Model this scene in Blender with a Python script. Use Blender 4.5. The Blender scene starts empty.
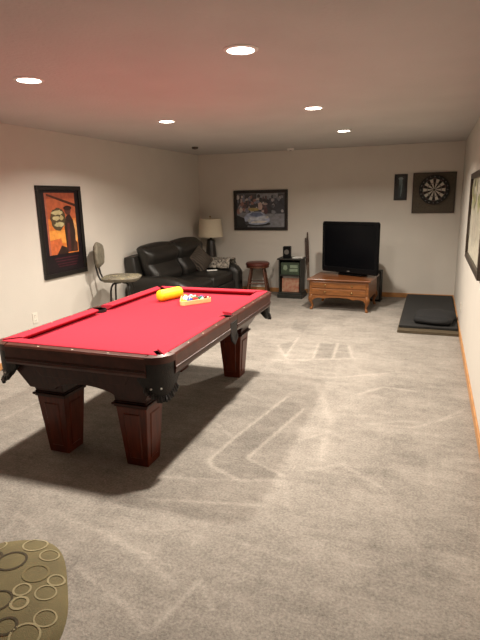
import bpy, bmesh, math, random
import numpy as np
from mathutils import Vector, Matrix
random.seed(7)
S = bpy.context.scene
C = S.collection
PI = math.pi
R = math.radians

# ------------------------------------------------------------------ materials
def mat(name, col, rough=0.6, var=0.12, scale=8.0, bump=0.0, bscale=None, metal=0.0, spec=0.5,
        coat=0.0, stretch=(1, 1, 1), detail=4.0, col2=None, kind='noise', sheen=0.0):
    m = bpy.data.materials.new(name); m.use_nodes = True
    nt = m.node_tree; N = nt.nodes; L = nt.links
    b = N['Principled BSDF']
    b.inputs['Roughness'].default_value = rough
    b.inputs['Metallic'].default_value = metal
    b.inputs['Specular IOR Level'].default_value = spec
    b.inputs['Coat Weight'].default_value = coat
    b.inputs['Coat Roughness'].default_value = 0.15
    b.inputs['Sheen Weight'].default_value = sheen
    tc = N.new('ShaderNodeTexCoord'); mp = N.new('ShaderNodeMapping')
    mp.inputs['Scale'].default_value = stretch
    L.new(tc.outputs['Object'], mp.inputs['Vector'])
    if kind == 'wood':
        t = N.new('ShaderNodeTexWave'); t.wave_type = 'BANDS'; t.bands_direction = 'X'
        t.inputs['Scale'].default_value = scale; t.inputs['Distortion'].default_value = 6.0
        t.inputs['Detail'].default_value = 3.0; t.inputs['Detail Scale'].default_value = 1.5
        fac = t.outputs['Fac']
    elif kind == 'voronoi':
        t = N.new('ShaderNodeTexVoronoi'); t.inputs['Scale'].default_value = scale
        fac = t.outputs['Distance']
    else:
        t = N.new('ShaderNodeTexNoise'); t.inputs['Scale'].default_value = scale
        t.inputs['Detail'].default_value = detail
        fac = t.outputs['Fac']
    L.new(mp.outputs['Vector'], t.inputs['Vector'])
    rp = N.new('ShaderNodeValToRGB')
    a = tuple(max(0, c * (1 - var)) for c in col); d = tuple(min(1, c * (1 + var)) for c in col)
    if col2: a, d = col, col2
    rp.color_ramp.elements[0].position = 0.3; rp.color_ramp.elements[1].position = 0.7
    rp.color_ramp.elements[0].color = (*a, 1); rp.color_ramp.elements[1].color = (*d, 1)
    L.new(fac, rp.inputs['Fac']); L.new(rp.outputs['Color'], b.inputs['Base Color'])
    if bump > 0:
        n2 = N.new('ShaderNodeTexNoise'); n2.inputs['Scale'].default_value = bscale or scale * 6
        n2.inputs['Detail'].default_value = 3.0
        L.new(tc.outputs['Object'], n2.inputs['Vector'])
        bp = N.new('ShaderNodeBump'); bp.inputs['Strength'].default_value = bump
        bp.inputs['Distance'].default_value = 0.01
        L.new(n2.outputs['Fac'], bp.inputs['Height']); L.new(bp.outputs['Normal'], b.inputs['Normal'])
    return m

def emis(name, col, strength):
    m = bpy.data.materials.new(name); m.use_nodes = True
    b = m.node_tree.nodes['Principled BSDF']
    b.inputs['Base Color'].default_value = (0.9, 0.9, 0.88, 1)
    b.inputs['Emission Color'].default_value = (*col, 1)
    b.inputs['Emission Strength'].default_value = strength
    return m

M = {}
M['wall'] = mat('wall paint', (0.62, 0.58, 0.52), 0.85, 0.02, 3, 0.12, 90)
M['ceiling'] = mat('ceiling texture', (0.52, 0.495, 0.47), 0.9, 0.04, 2.0, 0.35, 45)
M['oak'] = mat('oak trim', (0.50, 0.24, 0.085), 0.42, 0.2, 4, 0, stretch=(3, 3, 30))
M['felt'] = mat('red felt', (0.365, 0.026, 0.043), 0.95, 0.05, 60, 0.1, 500, spec=0.08)
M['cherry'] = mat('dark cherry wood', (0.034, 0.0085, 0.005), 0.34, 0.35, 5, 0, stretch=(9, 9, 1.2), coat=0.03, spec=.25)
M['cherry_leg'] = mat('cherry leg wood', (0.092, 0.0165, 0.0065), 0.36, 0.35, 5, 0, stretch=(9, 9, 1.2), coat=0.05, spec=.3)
M['railtop'] = mat('rail wood', (0.060, 0.015, 0.009), 0.38, 0.3, 4, 0, stretch=(4, 4, 4), coat=0.12, spec=.4)
M['leather'] = mat('black leather', (0.007, 0.005, 0.0045), 0.55, 0.4, 25, 0.3, 120)
M['pearl'] = mat('pearl inlay', (0.80, 0.72, 0.52), 0.3, 0.1, 60)
M['stud'] = mat('steel stud', (0.75, 0.73, 0.70), 0.3, 0.05, 30, metal=0.9)
M['sofa'] = mat('sofa leather', (0.012, 0.0105, 0.0088), 0.40, 0.25, 14, 0.25, 110)
M['sofa2'] = mat('sofa shell leather', (0.014, 0.0125, 0.0105), 0.5, 0.25, 14, 0.25, 110)
M['yellow'] = mat('yellow foam', (0.90, 0.66, 0.012), 0.5, 0.05, 25)
M['rackwood'] = mat('pale rack wood', (0.78, 0.60, 0.26), 0.4, 0.15, 20, stretch=(1, 1, 6))
M['blackmetal'] = mat('black metal', (0.020, 0.017, 0.015), 0.4, 0.2, 20, metal=0.3)
M['ringfabric'] = mat('olive upholstery', (0.235, 0.192, 0.080), 0.75, 0.14, 14, 0.2, 400)
M['greyfabric'] = mat('grey olive upholstery', (0.175, 0.155, 0.115), 0.75, 0.2, 18, 0.2, 400)
M['ring_pale'] = mat('pale ring weave', (0.50, 0.43, 0.24), 0.8, 0.1, 60)
M['ring_dark'] = mat('dark ring weave', (0.085, 0.062, 0.026), 0.8, 0.1, 60)
M['ring_mid'] = mat('tan ring weave', (0.28, 0.23, 0.10), 0.8, 0.1, 60)
M['shade'] = mat('linen lamp shade', (0.62, 0.54, 0.41), 0.85, 0.05, 120, 0.1, 300)
M['lampbase'] = mat('dark lamp ceramic', (0.020, 0.015, 0.012), 0.4, 0.3, 12)
M['stoolseat'] = mat('oxblood vinyl', (0.105, 0.026, 0.018), 0.4, 0.2, 14, 0.1, 80)
M['stoolwood'] = mat('stool wood', (0.100, 0.034, 0.016), 0.42, 0.3, 6, stretch=(8, 8, 1))
M['pillow'] = mat('brown pillow', (0.010, 0.008, 0.006), 0.85, 0.3, 30, col2=(0.085, 0.062, 0.044), kind='wood', stretch=(1, 1.3, 1.1))
for _n in M['pillow'].node_tree.nodes:
    if _n.type == 'TEX_WAVE': _n.bands_direction = 'Y'; _n.inputs['Scale'].default_value = 7.0
M['blanket'] = mat('mottled throw', (0.014, 0.013, 0.012), 0.9, 0.3, 26, 0.3, 90, col2=(0.48, 0.43, 0.36), detail=2)
M['darkgreen'] = mat('dark stand paint', (0.012, 0.012, 0.009), 0.5, 0.25, 10)
M['boxgreen'] = mat('green box card', (0.028, 0.045, 0.024), 0.55, 0.3, 20)
M['palegreen'] = mat('pale print', (0.17, 0.22, 0.15), 0.6, 0.2, 25)
M['magred'] = mat('magazine cover', (0.30, 0.085, 0.050), 0.5, 0.5, 18, col2=(0.40, 0.26, 0.17))
M['paper'] = mat('white paper', (0.66, 0.66, 0.62), 0.7, 0.05, 30)
M['darkwood'] = mat('dark stick wood', (0.055, 0.024, 0.014), 0.4, 0.3, 12, stretch=(8, 8, 1))
M['midwood'] = mat('pale stick wood', (0.16, 0.105, 0.07), 0.45, 0.3, 12, stretch=(8, 8, 1))
M['honey'] = mat('honey oak', (0.18, 0.066, 0.017), 0.4, 0.3, 5, stretch=(1.5, 8, 8), coat=0.1, spec=.35)
M['honeytop'] = mat('honey oak top', (0.135, 0.046, 0.015), 0.3, 0.28, 5, stretch=(1.5, 8, 8), coat=0.2, spec=.4)
M['brass'] = mat('aged brass', (0.30, 0.20, 0.08), 0.35, 0.2, 30, metal=0.9)
M['tvbody'] = mat('black plastic', (0.0025, 0.0025, 0.003), 0.5, 0.2, 30, spec=.12)
M['tvscreen'] = mat('dark glass screen', (0.002, 0.0022, 0.003), 0.2, 0.1, 5, spec=0.15)
M['matblack'] = mat('black rubber mat', (0.011, 0.0105, 0.010), 0.85, 0.25, 12, 0.3, 200)
M['board'] = mat('brown board edge', (0.075, 0.055, 0.030), 0.6, 0.25, 10, stretch=(1, 8, 8))
M['cushblack'] = mat('black nylon', (0.0045, 0.0045, 0.005), 0.85, 0.3, 12, 0.4, 40)
M['frame_black'] = mat('black frame', (0.011, 0.009, 0.008), 0.38, 0.2, 20)
M['frame_brown'] = mat('dark brown frame', (0.035, 0.022, 0.014), 0.4, 0.3, 14, stretch=(4, 4, 1))
M['cork'] = mat('grey brown cork', (0.085, 0.070, 0.050), 0.9, 0.2, 60, 0.3, 150)
M['sisal_black'] = mat('black sisal', (0.012, 0.011, 0.010), 0.8, 0.2, 120)
M['sisal_white'] = mat('cream sisal', (0.56, 0.52, 0.44), 0.8, 0.1, 120)
M['sisal_red'] = mat('red sisal', (0.07, 0.012, 0.010), 0.8, 0.1, 120)
M['sisal_green'] = mat('green sisal', (0.012, 0.034, 0.015), 0.8, 0.1, 120)
M['wire'] = mat('wire', (0.30, 0.30, 0.29), 0.35, 0.1, 30, metal=0.8)
M['outlet'] = mat('ivory plastic', (0.72, 0.68, 0.60), 0.4, 0.03, 20)
M['slot'] = mat('slot dark', (0.10, 0.09, 0.08), 0.6, 0.1, 20)
M['trimwhite'] = mat('white trim', (0.78, 0.76, 0.72), 0.5, 0.03, 20)
M['lens'] = emis('lamp lens', (1.0, 0.90, 0.76), 14.0)
_pc = {}
def pm(col, rough=0.35):
    k = (tuple(round(c, 3) for c in col), rough)
    if k not in _pc:
        _pc[k] = mat('print ink', col, rough, 0.22, 18, detail=3)
    return _pc[k]

# ------------------------------------------------------------------ mesh builder
class B:
    def __init__(s): s.v = []; s.f = []; s.mi = []; s.mats = []; s.cur = 0
    def use(s, m):
        if m not in s.mats: s.mats.append(m)
        s.cur = s.mats.index(m)
    def add(s, vs, fs):
        o = len(s.v); s.v += [tuple(v) for v in vs]
        s.f += [tuple(i + o for i in f) for f in fs]; s.mi += [s.cur] * len(fs)
        return s
    def box(s, c, d, rot=None):
        x, y, z = d[0] / 2, d[1] / 2, d[2] / 2
        vs = [Vector(p) for p in [(-x,-y,-z),(x,-y,-z),(x,y,-z),(-x,y,-z),(-x,-y,z),(x,-y,z),(x,y,z),(-x,y,z)]]
        if rot is not None: vs = [rot @ v for v in vs]
        vs = [v + Vector(c) for v in vs]
        return s.add(vs, [(3,2,1,0),(4,5,6,7),(0,1,5,4),(1,2,6,5),(2,3,7,6),(3,0,4,7)])
    def frustum(s, c, z0, z1, b, t, c1=None):
        c1 = c1 or c
        vs = [(c[0]+sx*b[0]/2, c[1]+sy*b[1]/2, z0) for sx, sy in ((-1,-1),(1,-1),(1,1),(-1,1))]
        vs += [(c1[0]+sx*t[0]/2, c1[1]+sy*t[1]/2, z1) for sx, sy in ((-1,-1),(1,-1),(1,1),(-1,1))]
        return s.add(vs, [(3,2,1,0),(4,5,6,7),(0,1,5,4),(1,2,6,5),(2,3,7,6),(3,0,4,7)])
    def tube(s, pts, r, n=10, closed=False, cap=True):
        pts = [Vector(p) for p in pts]; m = len(pts)
        rs = r if isinstance(r, (list, tuple)) else [r] * m
        vs = []; prev = None
        for i, p in enumerate(pts):
            if closed: t = pts[(i+1) % m] - pts[i-1]
            else: t = (pts[min(i+1, m-1)] - pts[max(i-1, 0)])
            t.normalize()
            if prev is None:
                a = Vector((0,0,1)) if abs(t.z) < .9 else Vector((1,0,0))
                u = t.cross(a).normalized()
            else:
                u = (prev - t * prev.dot(t)).normalized()
            prev = u; w = t.cross(u)
            for k in range(n):
                an = 2*PI*k/n; vs.append(p + (u*math.cos(an) + w*math.sin(an)) * rs[i])
        fs = []
        for i in range(m if closed else m-1):
            j = (i+1) % m
            for k in range(n):
                k2 = (k+1) % n; fs.append((i*n+k, i*n+k2, j*n+k2, j*n+k))
        if cap and not closed:
            fs.append(tuple(range(n))[::-1]); fs.append(tuple((m-1)*n+k for k in range(n)))
        return s.add(vs, fs)
    def lathe(s, prof, c=(0,0,0), n=32, closed=False, axis='Z'):
        vs = []
        for r, z in prof:
            for k in range(n):
                a = 2*PI*k/n; vs.append((c[0]+r*math.cos(a), c[1]+r*math.sin(a), c[2]+z))
        m = len(prof); fs = []
        for i in range(m if closed else m-1):
            j = (i+1) % m
            for k in range(n):
                k2 = (k+1) % n; fs.append((i*n+k, i*n+k2, j*n+k2, j*n+k))
        if not closed:
            fs.append(tuple(range(n))[::-1]); fs.append(tuple((m-1)*n+k for k in range(n)))
        return s.add(vs, fs)
    def prism(s, poly, z0, z1, f=None):
        f = f or (lambda x, y, z: (x, y, z))
        n = len(poly)
        vs = [f(x, y, z0) for x, y in poly] + [f(x, y, z1) for x, y in poly]
        fs = [tuple(range(n))[::-1], tuple(range(n, 2*n))] + [(i, (i+1) % n, n+(i+1) % n, n+i) for i in range(n)]
        return s.add(vs, fs)
    def loft(s, a, b):
        n = len(a)
        fs = [tuple(range(n))[::-1], tuple(range(n, 2*n))] + [(i, (i+1) % n, n+(i+1) % n, n+i) for i in range(n)]
        return s.add(list(a)+list(b), fs)
    def puff(s, c, d, r=0.05, bulge=(0,0,0), n=10, rot=None, fn=None):
        """soft cushion: rounded box with bulging faces"""
        vid = {}; vs = []; fs = []
        h = [d[0]/2, d[1]/2, d[2]/2]
        def vert(i, j, k):
            key = (i, j, k)
            if key in vid: return vid[key]
            u = [2*q/n-1 for q in key]
            p = Vector([u[a]*h[a] for a in range(3)])
            core = Vector([max(-(h[a]-r), min(h[a]-r, p[a])) for a in range(3)])
            dv = p - core
            if dv.length > 1e-9: p = core + dv.normalized() * r
            for a in range(3):
                o1, o2 = [q for q in range(3) if q != a]
                p[a] += u[a]*bulge[a]*(1-u[o1]**2)*(1-u[o2]**2)
            if fn: p = fn(p, u)
            if rot is not None: p = rot @ p
            vid[key] = len(vs); vs.append(p + Vector(c)); return vid[key]
        for a in range(3):
            o1, o2 = [(1,2),(2,0),(0,1)][a]
            for side in (0, n):
                for i in range(n):
                    for j in range(n):
                        q = []
                        for (di, dj) in ((0,0),(1,0),(1,1),(0,1)):
                            k = [0,0,0]; k[a] = side; k[o1] = i+di; k[o2] = j+dj; q.append(vert(*k))
                        fs.append(tuple(q) if side else tuple(q[::-1]))
        return s.add(vs, fs)
    def build(s, name, m=None, parent=None, smooth=False, bevel=0, loc=None, rotz=0, fix=True):
        me = bpy.data.meshes.new(name)
        me.from_pydata(s.v, [], s.f)
        if s.mats:
            for mm in s.mats: me.materials.append(mm)
            me.polygons.foreach_set('material_index', s.mi)
        if m is not None and not s.mats: me.materials.append(m)
        if fix:
            bm = bmesh.new(); bm.from_mesh(me); bmesh.ops.recalc_face_normals(bm, faces=bm.faces); bm.to_mesh(me); bm.free()
        if smooth: me.polygons.foreach_set('use_smooth', [True]*len(me.polygons))
        me.update()
        o = bpy.data.objects.new(name, me); C.objects.link(o)
        if parent: o.parent = parent
        if loc is not None: o.location = loc
        o.rotation_euler.z = rotz
        if smooth:
            try: me.set_sharp_from_angle(angle=R(38))
            except Exception: pass
        if bevel:
            md = o.modifiers.new('bevel', 'BEVEL'); md.width = bevel; md.segments = 2; md.limit_method = 'ANGLE'
            md.angle_limit = R(40)
        return o

def tag(o, label, cat, group=None, kind=None):
    o['label'] = label; o['category'] = cat
    if group: o['group'] = group
    if kind: o['kind'] = kind
    return o
def thing(name, label, cat, loc=(0,0,0), rotz=0, group=None):
    o = bpy.data.objects.new(name, None); C.objects.link(o)
    o.empty_display_size = 0.1
    o.location = loc; o.rotation_euler = (0, 0, rotz)
    return tag(o, label, cat, group)
def struct(o):
    o['kind'] = 'structure'; return o
def copy_tree(o, parent=None):
    c = o.copy(); C.objects.link(c)
    if parent: c.parent = parent
    for ch in list(o.children): copy_tree(ch, c)
    return c

# ------------------------------------------------------------------ room
XL, XR, YB, YF, H = -4.062, 0.390, 8.777, -1.6, 2.441
T = 0.12

# carpet: a fine grid that carries the nap pattern (vacuum marks) as an attribute
CAM_P = (508.42, 0.3610, 0.2346, -0.0210); CAM_H = 1.665
def cam_axes():
    f0, yaw, pit, rol = CAM_P
    cy, sy = math.cos(yaw), math.sin(yaw)
    f = Vector((-sy*math.cos(pit), cy*math.cos(pit), -math.sin(pit)))
    r = Vector((cy, sy, 0)); u = r.cross(f)
    c, s_ = math.cos(rol), math.sin(rol)
    return (c*r + s_*u), (-s_*r + c*u), f

# vacuum and foot marks in the pile, in metres on the floor (x, y)
MARKS_LIGHT = [
    (0.022, 1, [(-1.08, 3.97), (-1.24, 3.07), (-1.28, 2.76), (-1.23, 2.69), (-0.99, 2.58)]),
    (0.02, 0.9, [(-0.88, 3.77), (-1.05, 2.86), (-0.77, 2.73)]),
    (0.02, 0.7, [(-1.49, 2.47), (-1.12, 2.56), (-0.75, 2.67)]),
    (0.017, 0.9, [(-1.42, 2.24), (-1.04, 2.33), (-0.82, 2.38)]),
    (0.02, 0.7, [(-1.45, 3.29), (-1.24, 3.1)]),
    (0.025, 0.7, [(-1.6, 5.46), (-1.36, 4.99)]),
    (0.025, 0.8, [(-1.45, 5.85), (-1.4, 5.08)]),
    (0.025, 0.8, [(-1.16, 5.65), (-1.1, 5.07)]),
    (0.03, 0.9, [(-0.95, 5.71), (-0.9, 5.13)]),
    (0.03, 0.9, [(-0.81, 5.65), (-0.71, 5.23)]),
    (0.04, 0.7, [(-1.5, 4.91), (-1.22, 4.99), (-0.68, 5.2)]),
    (0.04, 0.6, [(-0.52, 4.2), (-0.32, 4.45), (-0.05, 4.42)]),
    (0.03, 0.6, [(-0.35, 3.63), (-0.15, 3.75), (0.12, 3.82), (0.33, 4.14)]),
    (0.03, 0.5, [(-0.68, 2.81), (-0.45, 2.98), (-0.16, 2.76)]),
    (0.022, 0.6, [(-0.34, 3.66), (-0.05, 3.66), (0.3, 4.01)]),
    (0.016, 0.8, [(-1.8, 1.94), (-1.45, 1.89), (-1.15, 1.78), (-0.99, 1.7)]),
    (0.013, 0.7, [(-1.35, 1.86), (-1.08, 1.8), (-0.87, 1.77)]),
    (0.014, 0.8, [(-1.46, 1.64), (-1.1, 1.51), (-0.98, 1.43)]),
    (0.014, 0.8, [(-0.95, 1.44), (-0.88, 1.75)]),
    (0.012, 0.6, [(-0.88, 1.75), (-0.76, 1.62)]),
    (0.03, 0.5, [(-3.1, 2.81), (-3.09, 3.21)]),
    (0.014, 0.7, [(-1.99, 1.76), (-2.07, 1.95)]),
    (0.02, 0.6, [(-1.49, 3.98), (-1.26, 3.83)]),
    (0.015, 0.5, [(-2.02, 1.88), (-1.74, 1.75)]),
    (0.02, 0.5, [(-0.78, 3.22), (-0.61, 3.41), (-0.45, 3.33)]),
    (0.015, 0.5, [(-0.92, 2.08), (-0.53, 2.01)]),
    (0.02, 0.5, [(-0.31, 2.09), (-0.13, 2.08)]),
    (0.03, 0.5, [(-1.13, 4.62), (-0.82, 4.54), (-0.21, 4.9)]),
    (0.06, 0.5, [(-0.89, 4.32), (-0.64, 3.61), (-0.59, 2.99)]),
]
MARKS_DARK = [
    (0.42, [(-1.08, 3.97), (-1.24, 3.07), (-1.28, 2.76), (-1.23, 2.69), (-0.99, 2.58), (-0.77, 2.73), (-1.05, 2.86), (-0.88, 3.77)]),
    (0.45, [(-1.18, 5.67), (-0.94, 5.7), (-0.9, 5.16), (-1.12, 5.09)]),
    (0.35, [(-1.59, 5.42), (-1.45, 5.82), (-1.38, 5.05)]),
    (0.3, [(-0.92, 5.71), (-0.82, 5.65), (-0.72, 5.25), (-0.89, 5.16)]),
    (0.35, [(-1.74, 6.84), (-1.49, 6.79), (-1.45, 6.12), (-1.62, 6.18)]),
    (0.25, [(-1.35, 7.35), (-0.98, 7.05), (-1.06, 6.55)]),
    (0.25, [(-0.33, 4.69), (-0.02, 4.84), (0.15, 4.67), (-0.18, 4.42)]),
    (0.3, [(-0.49, 4.27), (-0.19, 4.57), (0.03, 4.38), (-0.25, 4.2)]),
    (0.2, [(-0.52, 2.93), (-0.15, 3.0), (0.08, 2.74), (-0.24, 2.71)]),
    (0.2, [(-0.87, 1.79), (-0.6, 1.51), (-0.93, 1.4)]),
    (0.2, [(-0.06, 2.5), (0.33, 2.67), (0.3, 2.3), (0.04, 2.28)]),
]

def make_floor():
    st = 0.018
    nx = int((XR-XL)/st)+1; ny = int((YB-0.5)/st)+1
    xs = np.linspace(XL, XR, nx); ys = np.linspace(0.5, YB, ny)
    X, Y = np.meshgrid(xs, ys)
    val = np.zeros_like(X)
    def segd(ax, ay, bx, by):
        dx, dy = bx-ax, by-ay; l2 = dx*dx+dy*dy
        t = np.clip(((X-ax)*dx+(Y-ay)*dy)/l2, 0, 1)
        return np.hypot(X-ax-t*dx, Y-ay-t*dy)
    for w, amp, pts in MARKS_LIGHT:
        d = np.full_like(X, 9.0)
        for (ax, ay), (bx, by) in zip(pts[:-1], pts[1:]): d = np.minimum(d, segd(ax, ay, bx, by))
        val = np.maximum(val, amp*np.exp(-(d/max(w*.55, .0125))**2))
    for amp, poly in MARKS_DARK:
        ins = np.zeros(X.shape, bool)
        n = len(poly)
        for i in range(n):
            x0, y0 = poly[i]; x1, y1 = poly[(i+1) % n]
            if y0 == y1: continue
            c = ((y0 > Y) != (y1 > Y)) & (X < (x1-x0)*(Y-y0)/(y1-y0)+x0)
            ins ^= c
        val = np.where(ins & (val < .25), val-amp, val)
    V = np.stack([X.ravel(), Y.ravel(), np.zeros(X.size)], 1)
    idx = np.arange(X.size).reshape(ny, nx)
    F = np.stack([idx[:-1,:-1].ravel(), idx[:-1,1:].ravel(), idx[1:,1:].ravel(), idx[1:,:-1].ravel()], 1)
    nv = len(V)
    extra = np.array([(XL,YF,0),(XR,YF,0),(XR,0.5,0),(XL,0.5,0)], float)
    V = np.vstack([V, extra]); F = np.vstack([F, [[nv,nv+1,nv+2,nv+3]]])
    me = bpy.data.meshes.new('floor')
    me.vertices.add(len(V)); me.vertices.foreach_set('co', V.ravel())
    me.loops.add(F.size); me.loops.foreach_set('vertex_index', F.ravel().astype(np.int32))
    me.polygons.add(len(F)); me.polygons.foreach_set('loop_start', np.arange(0, F.size, 4, dtype=np.int32))
    at = me.attributes.new('nap', 'FLOAT', 'POINT')
    at.data.foreach_set('value', np.concatenate([val.ravel(), np.zeros(4)]).astype(np.float32))
    me.update(); me.validate()
    m = bpy.data.materials.new('carpet'); m.use_nodes = True
    nt = m.node_tree; N = nt.nodes; L = nt.links; b = N['Principled BSDF']
    b.inputs['Roughness'].default_value = 0.95; b.inputs['Specular IOR Level'].default_value = 0.1
    tc = N.new('ShaderNodeTexCoord')
    def noise(sc, det, rough=.5, stretch=None, rz=0):
        n = N.new('ShaderNodeTexNoise'); n.inputs['Scale'].default_value = sc
        n.inputs['Detail'].default_value = det; n.inputs['Roughness'].default_value = rough
        if stretch:
            mp = N.new('ShaderNodeMapping'); mp.inputs['Scale'].default_value = stretch
            mp.inputs['Rotation'].default_value = (0, 0, rz)
            L.new(tc.outputs['Object'], mp.inputs['Vector']); L.new(mp.outputs['Vector'], n.inputs['Vector'])
        else: L.new(tc.outputs['Object'], n.inputs['Vector'])
        return n.outputs['Fac']
    def math_(op, a, bb):
        n = N.new('ShaderNodeMath'); n.operation = op
        for i, q in enumerate((a, bb)):
            if isinstance(q, (int, float)): n.inputs[i].default_value = q
            else: L.new(q, n.inputs[i])
        return n.outputs[0]
    attr = N.new('ShaderNodeAttribute'); attr.attribute_name = 'nap'
    # pile patches, streaks and fibre grain
    patch = math_('MULTIPLY', math_('SUBTRACT', noise(2.6, 7, .68), .5), 1.0)
    streak = math_('MULTIPLY', math_('SUBTRACT', noise(3.0, 4, .6, (1.0, 3.6, 1), R(25)), .5), 0.55)
    grain = math_('MULTIPLY', math_('SUBTRACT', noise(75, 3, .75), .5), 1.5)
    mid = math_('MULTIPLY', math_('SUBTRACT', noise(20, 3, .7), .5), 0.55)
    nap = math_('MULTIPLY', attr.outputs['Fac'], 0.36)
    tot = math_('ADD', math_('ADD', math_('ADD', patch, streak), math_('ADD', grain, mid)), math_('ADD', nap, 1.0))
    mx = N.new('ShaderNodeVectorMath'); mx.operation = 'SCALE'
    mx.inputs[0].default_value = (0.268, 0.243, 0.214)
    L.new(tot, mx.inputs['Scale']); L.new(mx.outputs[0], b.inputs['Base Color'])
    bp = N.new('ShaderNodeBump'); bp.inputs['Strength'].default_value = 0.5; bp.inputs['Distance'].default_value = 0.008
    hn = noise(140, 2, .6); L.new(hn, bp.inputs['Height']); L.new(bp.outputs['Normal'], b.inputs['Normal'])
    me.materials.append(m)
    o = bpy.data.objects.new('floor', me); C.objects.link(o); struct(o)
make_floor()
struct(B().box(((XL+XR)/2, (YF+YB)/2, H+T/2), (XR-XL+2*T, YB-YF+2*T, T)).build('ceiling', M['ceiling']))
struct(B().box((XL-T/2, (YF+YB)/2, H/2), (T, YB-YF+2*T, H)).build('wall_left', M['wall']))
struct(B().box((XR+T/2, (YF+YB)/2, H/2), (T, YB-YF+2*T, H)).build('wall_right', M['wall']))
struct(B().box(((XL+XR)/2, YB+T/2, H/2), (XR-XL, T, H)).build('wall_back', M['wall']))
struct(B().box(((XL+XR)/2, YF-T/2, H/2), (XR-XL, T, H)).build('wall_front', M['wall']))
def baseboard(name, c, d):
    struct(B().box(c, d).build(name, M['oak'], bevel=0.004))
bh, bt = 0.075, 0.014
baseboard('baseboard_left', (XL+bt/2, (YF+YB)/2, bh/2), (bt, YB-YF, bh))
baseboard('baseboard_right', (XR-bt/2, (YF+YB)/2, bh/2), (bt, YB-YF, bh))
baseboard('baseboard_back', ((XL+XR)/2, YB-bt/2, bh/2), (XR-XL-2*bt, bt, bh))
baseboard('baseboard_front', ((XL+XR)/2, YF+bt/2, bh/2), (XR-XL-2*bt, bt, bh))

# ------------------------------------------------------------------ ceiling lights
lights = [(-1.02, 2.80, 'round lit recessed ceiling light nearest the camera, above the pool table right side'),
          (-2.505, 2.865, 'round lit recessed ceiling light above the near left end of the pool table'),
          (-2.584, 4.864, 'round lit recessed ceiling light farther back on the left, towards the sofa'),
          (-1.062, 4.782, 'round lit recessed ceiling light, middle one of the right hand row'),
          (-1.08, 6.567, 'round lit recessed ceiling light farthest away, in front of the television')]
def make_light(x, y, lab):
    t = thing('recessed_light', lab, 'ceiling light', (x, y, H), 0, 'recessed ceiling lights')
    B().lathe([(0.074, -0.001), (0.094, -0.001), (0.094, -0.004), (0.082, -0.009), (0.074, -0.009)], n=40, closed=True).build('trim_ring', M['trimwhite'], t, smooth=True)
    B().lathe([(0.073, -0.0015), (0.073, -0.006), (0.060, -0.0085)], n=40).build('lens', M['lens'], t)
    la = bpy.data.lights.new('lamp', 'AREA'); la.shape = 'DISK'; la.size = .12; la.energy = LW; la.color = LC; la.spread = R(150)
    lo = bpy.data.objects.new('lamp', la); C.objects.link(lo); lo.parent = t; lo.location = (0, 0, -.0105)
    return t
LW = 52.0; LC = (1.0, 0.905, 0.785)
proto = None
for x, y, lab in lights:
    if proto is None: proto = make_light(x, y, lab); o = proto
    else: o = copy_tree(proto); o.location = (x, y, H); o['label'] = lab
def detector(x, y, lab, m, r):
    t = thing('smoke_detector', lab, 'detector', (x, y, H))
    B().lathe([(r, 0), (r, -0.012), (r*.9, -0.026), (r*.55, -0.032), (0.006, -0.032)], n=28).build('body', m, t, smooth=True)
    B().lathe([(r*.3, -0.0315), (r*.3, -0.036), (0.004, -0.037)], n=20).build('button', M['slot'], t, smooth=True)
detector(-2.25, 8.45, 'small pale round ceiling disc above the framed car picture on the far wall', M['trimwhite'], 0.06)
detector(-3.465, 7.395, 'small dark round ceiling disc above the sofa near the far left corner', M['frame_brown'], 0.05)

# ------------------------------------------------------------------ wall pictures
def wall_frame(prefix, label, cat, origin, ux, normal, w, h, fw, depth, fmat, name='framed_picture'):
    """origin = lower-left corner on the wall; ux = along the wall; v is up. Local x to the right as seen from the room, -y out of the wall."""
    t = thing(name, label, cat, origin)
    ux = Vector(ux); nn = Vector(normal)
    t.rotation_euler = Matrix((ux, -nn, Vector((0,0,1)))).transposed().to_euler()
    f = B()
    for a0, a1, b0, b1 in ((0,w,0,fw),(0,w,h-fw,h),(0,fw,fw,h-fw),(w-fw,w,fw,h-fw)):
        f.box(((a0+a1)/2, -depth/2, (b0+b1)/2), (a1-a0, depth, b1-b0))
    f.build('frame', fmat, t, bevel=0.004)
    return t
def prints(t, w, h, fw, shapes, base, y0=0.008):
    b = B(); b.use(pm(base))
    b.box((w/2, -y0/2-.001, h/2), (w-2*fw, y0-.002, h-2*fw))
    iw, ih = w-2*fw, h-2*fw
    for k, (col, poly) in enumerate(shapes):
        b.use(pm(col)); yy = -y0 - 0.00025*(k+1)
        b.add([(fw+u*iw, yy, fw+v*ih) for u, v in poly], [tuple(range(len(poly)))])
    b.build('print', None, t, fix=False)
def rect(u0, v0, u1, v1): return [(u0,v0),(u1,v0),(u1,v1),(u0,v1)]
def ell(cu, cv, ru, rv, n=18, jit=0, seed=1):
    rnd = random.Random(seed)
    return [(cu+ru*math.cos(2*PI*k/n)*(1+rnd.uniform(-jit,jit)), cv+rv*math.sin(2*PI*k/n)*(1+rnd.uniform(-jit,jit))) for k in range(n)]

# poster on the left wall: wide black surround, orange sunset picture, dark lower band
pw, ph = 5.3009-4.5455, 1.848-0.8133
pt = wall_frame('poster', 'tall black framed poster of an orange sunset scene with a dark standing figure', 'poster',
                (XL, 4.5455, 0.8133), (0,1,0), (1,0,0), pw, ph, 0.050, 0.028, M['frame_black'], 'framed_poster')
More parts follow.
